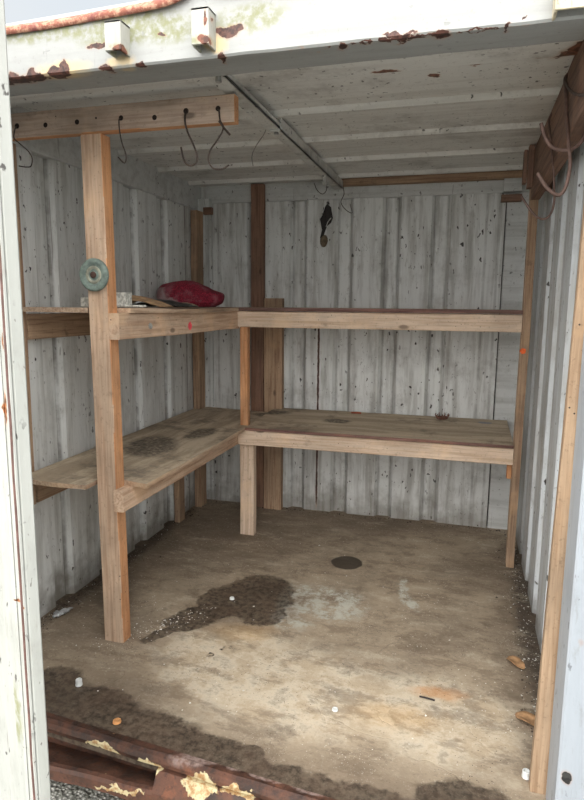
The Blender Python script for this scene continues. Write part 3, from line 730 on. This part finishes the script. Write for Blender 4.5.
link('mud_lump', bm, flat('mud', lin(112, 98, 80), .95, scale=60), rg, smooth=True)

# ------------------------------------------------------------------ things on the upper shelf
def disc():
    c = P(95.5, 275, 1, -2.046); c.y = -2.0465
    g = thing('green_disc', 'round green dusty pulley-like disc nailed to the tall front post', 'disc', c)
    ax = Vector((0, -1, 0))
    link('outer_rim', lathe(bmesh.new(), [(.030, .0), (.064, .0), (.068, .005), (.068, .014), (.063, .020), (.050, .021), (.040, .015), (.030, .012)], c, ax, 48), flat('green_rim', lin(116, 130, 122), .75, var=.3), g, True)
    link('inner_ring', lathe(bmesh.new(), [(.012, .0), (.041, .001), (.039, .0135), (.030, .017), (.021, .010), (.012, .009)], c, ax, 40), flat('dusty_ring', lin(150, 150, 134), .85, var=.35), g, True)
    link('centre_nail', lathe(bmesh.new(), [(.004, .0), (.004, .012), (.013, .013), (.014, .018), (.010, .021), (0, .022)], c, ax, 12), flat('rust_nail', lin(70, 50, 42), .8), g)
disc()
ZT = 1.521
# red sack
def sack():
    cx, cy = .245, -.70; bm = bmesh.new(); n, mth = 56, 30; rings = []
    for j in range(mth+1):
        v = -math.pi/2+math.pi*j/mth; ring = []
        for i in range(n):
            u = 2*math.pi*i/n
            sgn = lambda a, e: math.copysign(abs(a)**e, a)
            x = sgn(math.cos(v), .55)*sgn(math.cos(u), .7)*.215; y = sgn(math.cos(v), .55)*sgn(math.sin(u), .7)*.125; z = sgn(math.sin(v), .8)*.082
            h = 1.15-.55*max(0, (x+.02)/.215)+.12*math.sin(x*22+1)
            if z > 0: z *= h
            q = mnoise.noise(Vector((x*9, y*9, z*9)))*.012+mnoise.noise(Vector((x*30, y*30, z*20)))*.005
            nn = Vector((x, y, z*2)).normalized()
            p_ = Vector((x, y, z))+nn*q
            a = .12; p_ = Vector((p_.x*math.cos(a)-p_.y*math.sin(a), p_.x*math.sin(a)+p_.y*math.cos(a), max(p_.z, -.066)))
            ring.append(bm.verts.new(p_+Vector((cx, cy, ZT+.0665))))
        rings.append(ring)
    for a, b in zip(rings, rings[1:]):
        for k in range(n): bm.faces.new((a[k], a[(k+1) % n], b[(k+1) % n], b[k]))
    bmesh.ops.remove_doubles(bm, verts=bm.verts, dist=.0004)
    t = NT('red_sack_cloth'); p = t.pos()
    wv = t.voro(p, 170.); n1 = t.noise(p, 14., 5)
    col = t.mix(t.ramp(wv, .2, .6), lin(172, 42, 66), lin(108, 22, 42))
    dust = t.blobs(t.warp(p, 25., .07, 5), [((.07, -.80, 1.58), (.09, .12, .07), 0), ((.13, -.83, 1.55), (.09, .08, .03), 0)], -.1, .3)
    col = t.mix(t.math('MULTIPLY', dust, .8), col, lin(176, 160, 158)); col = t.mix(t.ramp(n1, .48, .68, 0, .6), col, lin(150, 96, 104))
    t.bump(t.math('ADD', wv, n1), .6, .006)
    o = link('cloth_sack', bm, t.out(col, .9), smooth=True, root=(cx, cy, ZT)); tag(o, 'crumpled red cloth sack lying at the back of the upper left shelf', 'sack')
    fl = bmesh.new()   # folded label flap on top
    g = [[fl.verts.new((.30+.05*i/4+.01*j/3, -.76+.03*j/3, ZT+.128-.014*i/4+.007*math.sin(i*1.2+j))) for j in range(4)] for i in range(5)]
    for i in range(4):
        for j in range(3): fl.faces.new((g[i][j], g[i+1][j], g[i+1][j+1], g[i][j+1]))
    bmesh.ops.solidify(fl, geom=fl.faces[:], thickness=.002)
    k = link('sack_flap', fl, flat('faded_flap', lin(160, 96, 96), .9), o, smooth=True); k.location = (0, 0, -.012)
sack()
def crumple(name, label, cat, px0, px1, py0, py1, y, dep, mt, ampl=.012, peak=None, seed=0):
    a = P(px0, 300, 1, y); b = P(px1, 300, 1, y); h = P(px0, py0, 1, y).z-P(px0, py1, 1, y).z
    bm = bmesh.new(); nx, ny = 22, 12; g = []
    for i in range(nx+1):
        row = []
        for j in range(ny+1):
            u, v = i/nx, j/ny
            x = a.x+(b.x-a.x)*u+.01*math.sin(v*5+seed); yy = y+dep*v
            z = ZT+.003+h*max(0, math.sin(math.pi*min(1, max(0, (u if peak is None else u**peak)))))**.8*(.35+.65*math.sin(math.pi*(.1+.8*v)))+abs(mnoise.noise(Vector((x*14+seed, yy*14, seed))))*ampl
            row.append(bm.verts.new((x, yy, z)))
        g.append(row)
    for i in range(nx):
        for j in range(ny): bm.faces.new((g[i][j], g[i+1][j], g[i+1][j+1], g[i][j+1]))
    bmesh.ops.recalc_face_normals(bm, faces=bm.faces)
    bmesh.ops.solidify(bm, geom=bm.faces[:], thickness=.0018)
    tag(link(name, bm, mt, root=((a.x+b.x)/2, y, ZT)), label, cat)
crumple('cardboard_piece', 'creased brown cardboard piece on the upper left shelf behind the white block', 'cardboard', 112, 158, 291, 302, -1.66, .14, flat('cardboard', lin(158, 128, 96), .9), .008, .75, 3)
crumple('plastic_sheet', 'crumpled black plastic sheet on the upper left shelf', 'plastic sheet', 128, 174, 297, 304, -1.51, .28, flat('black_plastic', lin(26, 26, 28), .35), .010, .8, 8)
crumple('paper_scrap', 'flat grey-brown paper scrap in front of the red sack', 'paper', 165, 192, 300, 304, -1.17, .10, flat('old_paper', lin(146, 130, 112), .9), .004, 1, 5)
# white block with feet
t = NT('chalky_block'); p = t.pos(); n1 = t.noise(p, 60., 5); t.bump(n1, .5, .003)
m_blk = t.out(t.mix(t.ramp(n1, .42, .6), lin(176, 175, 166), lin(226, 225, 216)), .85)
a = P(116, 303, 1, -1.80); b = P(129, 303, 1, -1.80)
bm = bmesh.new(); box(bm, a.x-.02, b.x, -1.83, -1.77, ZT+.001, ZT+.068, .006, 2); box(bm, b.x-.004, b.x+.09, -1.835, -1.80, ZT+.001, ZT+.012, .003)
tag(link('white_block', bm, m_blk, root=(b.x, -1.8, ZT)), 'small chalky white block on the upper shelf right of the tall front post', 'block')
a = P(83, 305, 1, -1.80); b = P(91, 305, 1, -1.80)
bm = bmesh.new(); box(bm, a.x, b.x, -1.82, -1.77, ZT+.001, ZT+.045, .005, 2)
tag(link('white_block', bm, m_blk, root=(a.x, -1.8, ZT)), 'small chalky white block on the upper shelf left of the tall front post', 'block')
for a0, a1, dy, ln, mt, lab in ((140, 152, 0, .10, flat('dark_rag', lin(60, 54, 50), .9), 'flat dark strip lying on the front edge of the upper left shelf'),):
    c = P(a0, 304, 0, .50); c = Vector((.50, -1.40, ZT))
    bm = bmesh.new(); box(bm, 0.44, .53, -1.47, -1.33, ZT+.001, ZT+.010, .003, 2)
    for v in bm.verts: v.co.z += abs(mnoise.noise(v.co*20))*.003
    tag(link('flat_strip', bm, mt, root=c), lab, 'strip')

# ------------------------------------------------------------------ things on the lower shelf
def zs(x, y): return .753+max(0, y+.65)*.045
m_rust = flat('rusty_metal', lin(112, 78, 64), .85, .1, .4, 60)
c = Vector((1.835, -.33, 0)); c = P(442, 419, 2, .768); c.z = zs(c.x, c.y)
if c.y > -.06: c.y = -.12
c = Vector((P(442, 420, 1, -.12).x, -.12, zs(2, -.12)+.004))
g = thing('rusty_clip', 'small rusty crown-shaped metal clip on the lower back shelf', 'clip', c)
bm = bmesh.new(); lathe(bm, [(.028, 0), (.036, .003), (.042, .016), (.038, .017), (.032, .006), (.0, .005)], c, Vector((0, 0, 1)), 20)
link('cup', bm, m_rust, g, True)
for k in range(7):
    a = 2*math.pi*k/7+.3; q = c+Vector((math.cos(a)*.038, math.sin(a)*.038, .014))
    link('prong', tube(bmesh.new(), [q, q+Vector((math.cos(a)*.008, math.sin(a)*.008, .012)), q+Vector((math.cos(a)*.004, math.sin(a)*.004, .024))], .0055, 6, .003), m_rust, g, True)
c = Vector((P(357, 412, 1, -.10).x, -.10, zs(1, -.10)+.002))
bm = bmesh.new(); tube(bm, [c+Vector((-.04, 0, .006)), c+Vector((0, -.004, .009)), c+Vector((.03, .002, .006))], .007, 7)
tag(link('brick_chip', bm, flat('red_brick', lin(150, 84, 62), .9), smooth=True, root=c), 'small reddish brick chip at the back of the lower shelf', 'chip')

# ------------------------------------------------------------------ things on the floor
m_cap = flat('white_plastic', lin(214, 216, 214), .45, 0, .08)
def cap(px, py, r, h, label, mt=m_cap, tilt=0., name='plastic_plug', cat='plug', group='white plugs on the floor'):
    c = P(px, py, 2, .003); ax = Vector((math.sin(tilt), 0, math.cos(tilt)))
    c.z = .003+abs(math.sin(tilt))*r
    bm = bmesh.new(); lathe(bm, [(r, 0), (r, h*.25), (r*.92, h*.3), (r*.92, h*.9), (r*.8, h), (r*.6, h), (r*.55, h*.6), (0, h*.6)], c, ax, 20)
    tag(link(name, bm, mt, smooth=False, root=c), label, cat, group)
cap(232, 599, .013, .010, 'small white plastic plug lying in the large wet floor patch')
cap(79, 685, .014, .026, 'white plastic plug standing upright on wet floor near the sill, left front')
cap(526, 777, .014, .024, 'white plastic plug on the floor beside the foot of the right plank')
cap(335, 710, .012, .007, 'flat white plug on the pale floor in front of the doorway middle')
cap(117, 722, .016, .008, 'orange-brown bottle cap on the wet floor close to the sill', flat('orange_cap', lin(206, 150, 96), .6), 0, 'bottle_cap', 'cap', None)
m_leaf = flat('dry_leaf', lin(172, 134, 96), .85, 0, .25)
def leaf(c, L_, w_, ang, label):
    bm = bmesh.new(); n = 10; up_, lo_ = [], []
    rows = []
    for i in range(n+1):
        u = i/n; hw = w_*math.sin(math.pi*min(1, u**.8*.98+.01))**.7
        rows.append([bm.verts.new((L_*(u-.5), hw*s, .004+.012*abs(s)*math.sin(u*3)+.004*math.sin(u*7+s))) for s in (-1, -.5, 0, .5, 1)])
    for a, b in zip(rows, rows[1:]):
        for k in range(4): bm.faces.new((a[k], a[k+1], b[k+1], b[k]))
    bmesh.ops.recalc_face_normals(bm, faces=bm.faces); bmesh.ops.solidify(bm, geom=bm.faces[:], thickness=.0012)
    bmesh.ops.rotate(bm, verts=bm.verts, cent=(0, 0, 0), matrix=Matrix.Rotation(ang, 3, 'Z')); bmesh.ops.translate(bm, verts=bm.verts, vec=c)
    tag(link('dry_leaf', bm, m_leaf, smooth=True, root=c), label, 'leaf', 'dry leaves by the right wall')
leaf(P(516, 664, 2, .003), .10, .030, -.9, 'dry tan leaf on the floor by the right wall, the farther of two')
leaf(P(528, 722, 2, .003)+Vector((.01, 0, 0)), .12, .034, -.5, 'dry tan leaf on the floor by the right wall, nearer the opening')
c = P(427, 699, 2, .003); bm = bmesh.new(); tube(bm, [c+Vector((-.03, .004, .003)), c+Vector((0, 0, .004)), c+Vector((.03, -.004, .003))], .0035, 6)
tag(link('nail', bm, flat('dark_nail', lin(44, 36, 34), .7), root=c), 'dark nail lying on the floor right of centre', 'nail')
c = P(50, 613, 2, .003); c.x = .075; bm = bmesh.new()
for k in range(5): tube(bm, [c+Vector((R(-.03, .01), R(-.05, .03), .008)), c+Vector((R(-.01, .03), R(-.02, .05), .016)), c+Vector((R(0, .04), R(0, .07), .006))], .008, 7, .004)
tag(link('crumpled_foil', bm, flat('foil', lin(186, 188, 190), .4, .5), smooth=True, root=c), 'crumpled pale foil scrap at the foot of the left wall', 'foil')

# countless crumbs of paint and grit along the walls
def crumbs(name, label, n, fn, mt, s0, s1):
    bm = bmesh.new()
    for _ in range(n):
        x, y = fn(); s = R(s0, s1)*(1 if R(0, 1) < .85 else 1.8); a = R(0, 6.28)
        q = [Vector((math.cos(a+k*2.09+R(-.4, .4))*s, math.sin(a+k*2.09+R(-.4, .4))*s, 0)) for k in range(3)]
        b_ = [bm.verts.new(Vector((x, y, .0005))+p_) for p_ in q]; t_ = bm.verts.new((x+R(-.3, .3)*s, y+R(-.3, .3)*s, s*R(.3, .6)+.001))
        bm.faces.new(b_[::-1])
        for k in range(3): bm.faces.new((b_[k], b_[(k+1) % 3], t_))
    o = link(name, bm, mt); tag(o, label, 'debris'); o['kind'] = 'stuff'
g_ = random.gauss
def near_left(): return (abs(g_(0, .05))+.012, R(-2.2, -.1))
def near_right(): return (2.335-abs(g_(0, .05)), R(-2.2, -.1))
def near_back(): return (R(.1, 2.3), -.02-abs(g_(0, .03)))
def near_post(): 
    u = R(0, 1); return (.40+.35*u+g_(0, .05), -2.10+.42*u+g_(0, .05))
def anywhere(): return (R(.2, 2.2), R(-2.4, -.3))
mw = flat('paint_flake_white', lin(214, 212, 204), .8); md = flat('grit_dark', lin(72, 60, 50), .9, var=.5)
crumbs('paint_flakes', 'white paint flakes scattered along the foot of the walls', 260, lambda: random.choice((near_right, near_right, near_right, near_left))(), mw, .002, .0045)
crumbs('wall_grit', 'dark grit and rubble gathered along the foot of the side and back walls', 1500, lambda: random.choice((near_left, near_left, near_right, near_back))(), md, .002, .006)
crumbs('floor_crumbs', 'pale crumbs scattered over the floor beside the tall front post', 230, lambda: random.choice((near_post, near_post, anywhere))(), mw, .0015, .0045)

# loose plank standing at the right of the opening
pl = thing('upright_plank', 'long weathered plank standing upright against the right side of the opening', 'plank', (2.26, -2.40, 0))
link('plank_board', bynormal(timber(2.221, 2.311, -2.437, -2.40, .0, 2.10), lambda n: 0), [WD('plank', 'z')], pl)
for v in pl.children[0].data.vertices: v.co.x += .015*v.co.z

# ------------------------------------------------------------------ light: overcast sky
wd = bpy.data.worlds.new('overcast'); S.world = wd; wd.use_nodes = True; nt = wd.node_tree; bgn = nt.nodes['Background']
tc = nt.nodes.new('ShaderNodeTexCoord'); mp = nt.nodes.new('ShaderNodeMapping'); nt.links.new(tc.outputs['Generated'], mp.inputs[0])
ns = nt.nodes.new('ShaderNodeTexNoise'); ns.inputs['Scale'].default_value = 1.4; ns.inputs['Detail'].default_value = 5; nt.links.new(mp.outputs[0], ns.inputs[0])
rmp = nt.nodes.new('ShaderNodeValToRGB'); rmp.color_ramp.elements[0].position = .35; rmp.color_ramp.elements[1].position = .65
rmp.color_ramp.elements[0].color = (.78, .88, .98, 1); rmp.color_ramp.elements[1].color = (.96, .98, 1.0, 1)
nt.links.new(ns.outputs[0], rmp.inputs[0])
sp = nt.nodes.new('ShaderNodeSeparateXYZ'); nt.links.new(tc.outputs['Generated'], sp.inputs[0])
# the cloud is brightest around the hidden sun, high behind the viewer
dt = nt.nodes.new('ShaderNodeVectorMath'); dt.operation = 'DOT_PRODUCT'; nt.links.new(tc.outputs['Generated'], dt.inputs[0]); dt.inputs[1].default_value = Vector((.0, -.80, .60)).normalized()
mr = nt.nodes.new('ShaderNodeMapRange'); mr.interpolation_type = 'SMOOTHSTEP'
for i, x in enumerate((-.3, 1.0, .55, 3.0)): mr.inputs[i+1].default_value = x
nt.links.new(dt.outputs['Value'], mr.inputs[0])
wm = nt.nodes.new('ShaderNodeMix'); wm.data_type = 'RGBA'; wf = nt.nodes.new('ShaderNodeMapRange')
for i, x in enumerate((-.5, .5, 0, 1)): wf.inputs[i+1].default_value = x
nt.links.new(dt.outputs['Value'], wf.inputs[0]); nt.links.new(wf.outputs[0], wm.inputs[0]); nt.links.new(rmp.outputs[0], wm.inputs[6]); wm.inputs[7].default_value = (1, .982, .96, 1)
nt.links.new(wm.outputs[2], bgn.inputs['Color']); nt.links.new(mr.outputs[0], bgn.inputs['Strength'])
sd = bpy.data.lights.new('veiled_sun', 'SUN'); sd.energy = .6; sd.angle = math.radians(45); sd.color = (1, .96, .9)
so = bpy.data.objects.new('veiled_sun', sd); C.objects.link(so); so.rotation_euler = Vector((-.05, .74, -.67)).to_track_quat('-Z', 'Y').to_euler()

vs = S.view_settings; vs.view_transform = 'Standard'; vs.look = 'None'; vs.gamma = 1; vs.use_curve_mapping = False; vs.exposure = 0.72
S.cycles.max_bounces = 8; S.cycles.diffuse_bounces = 6
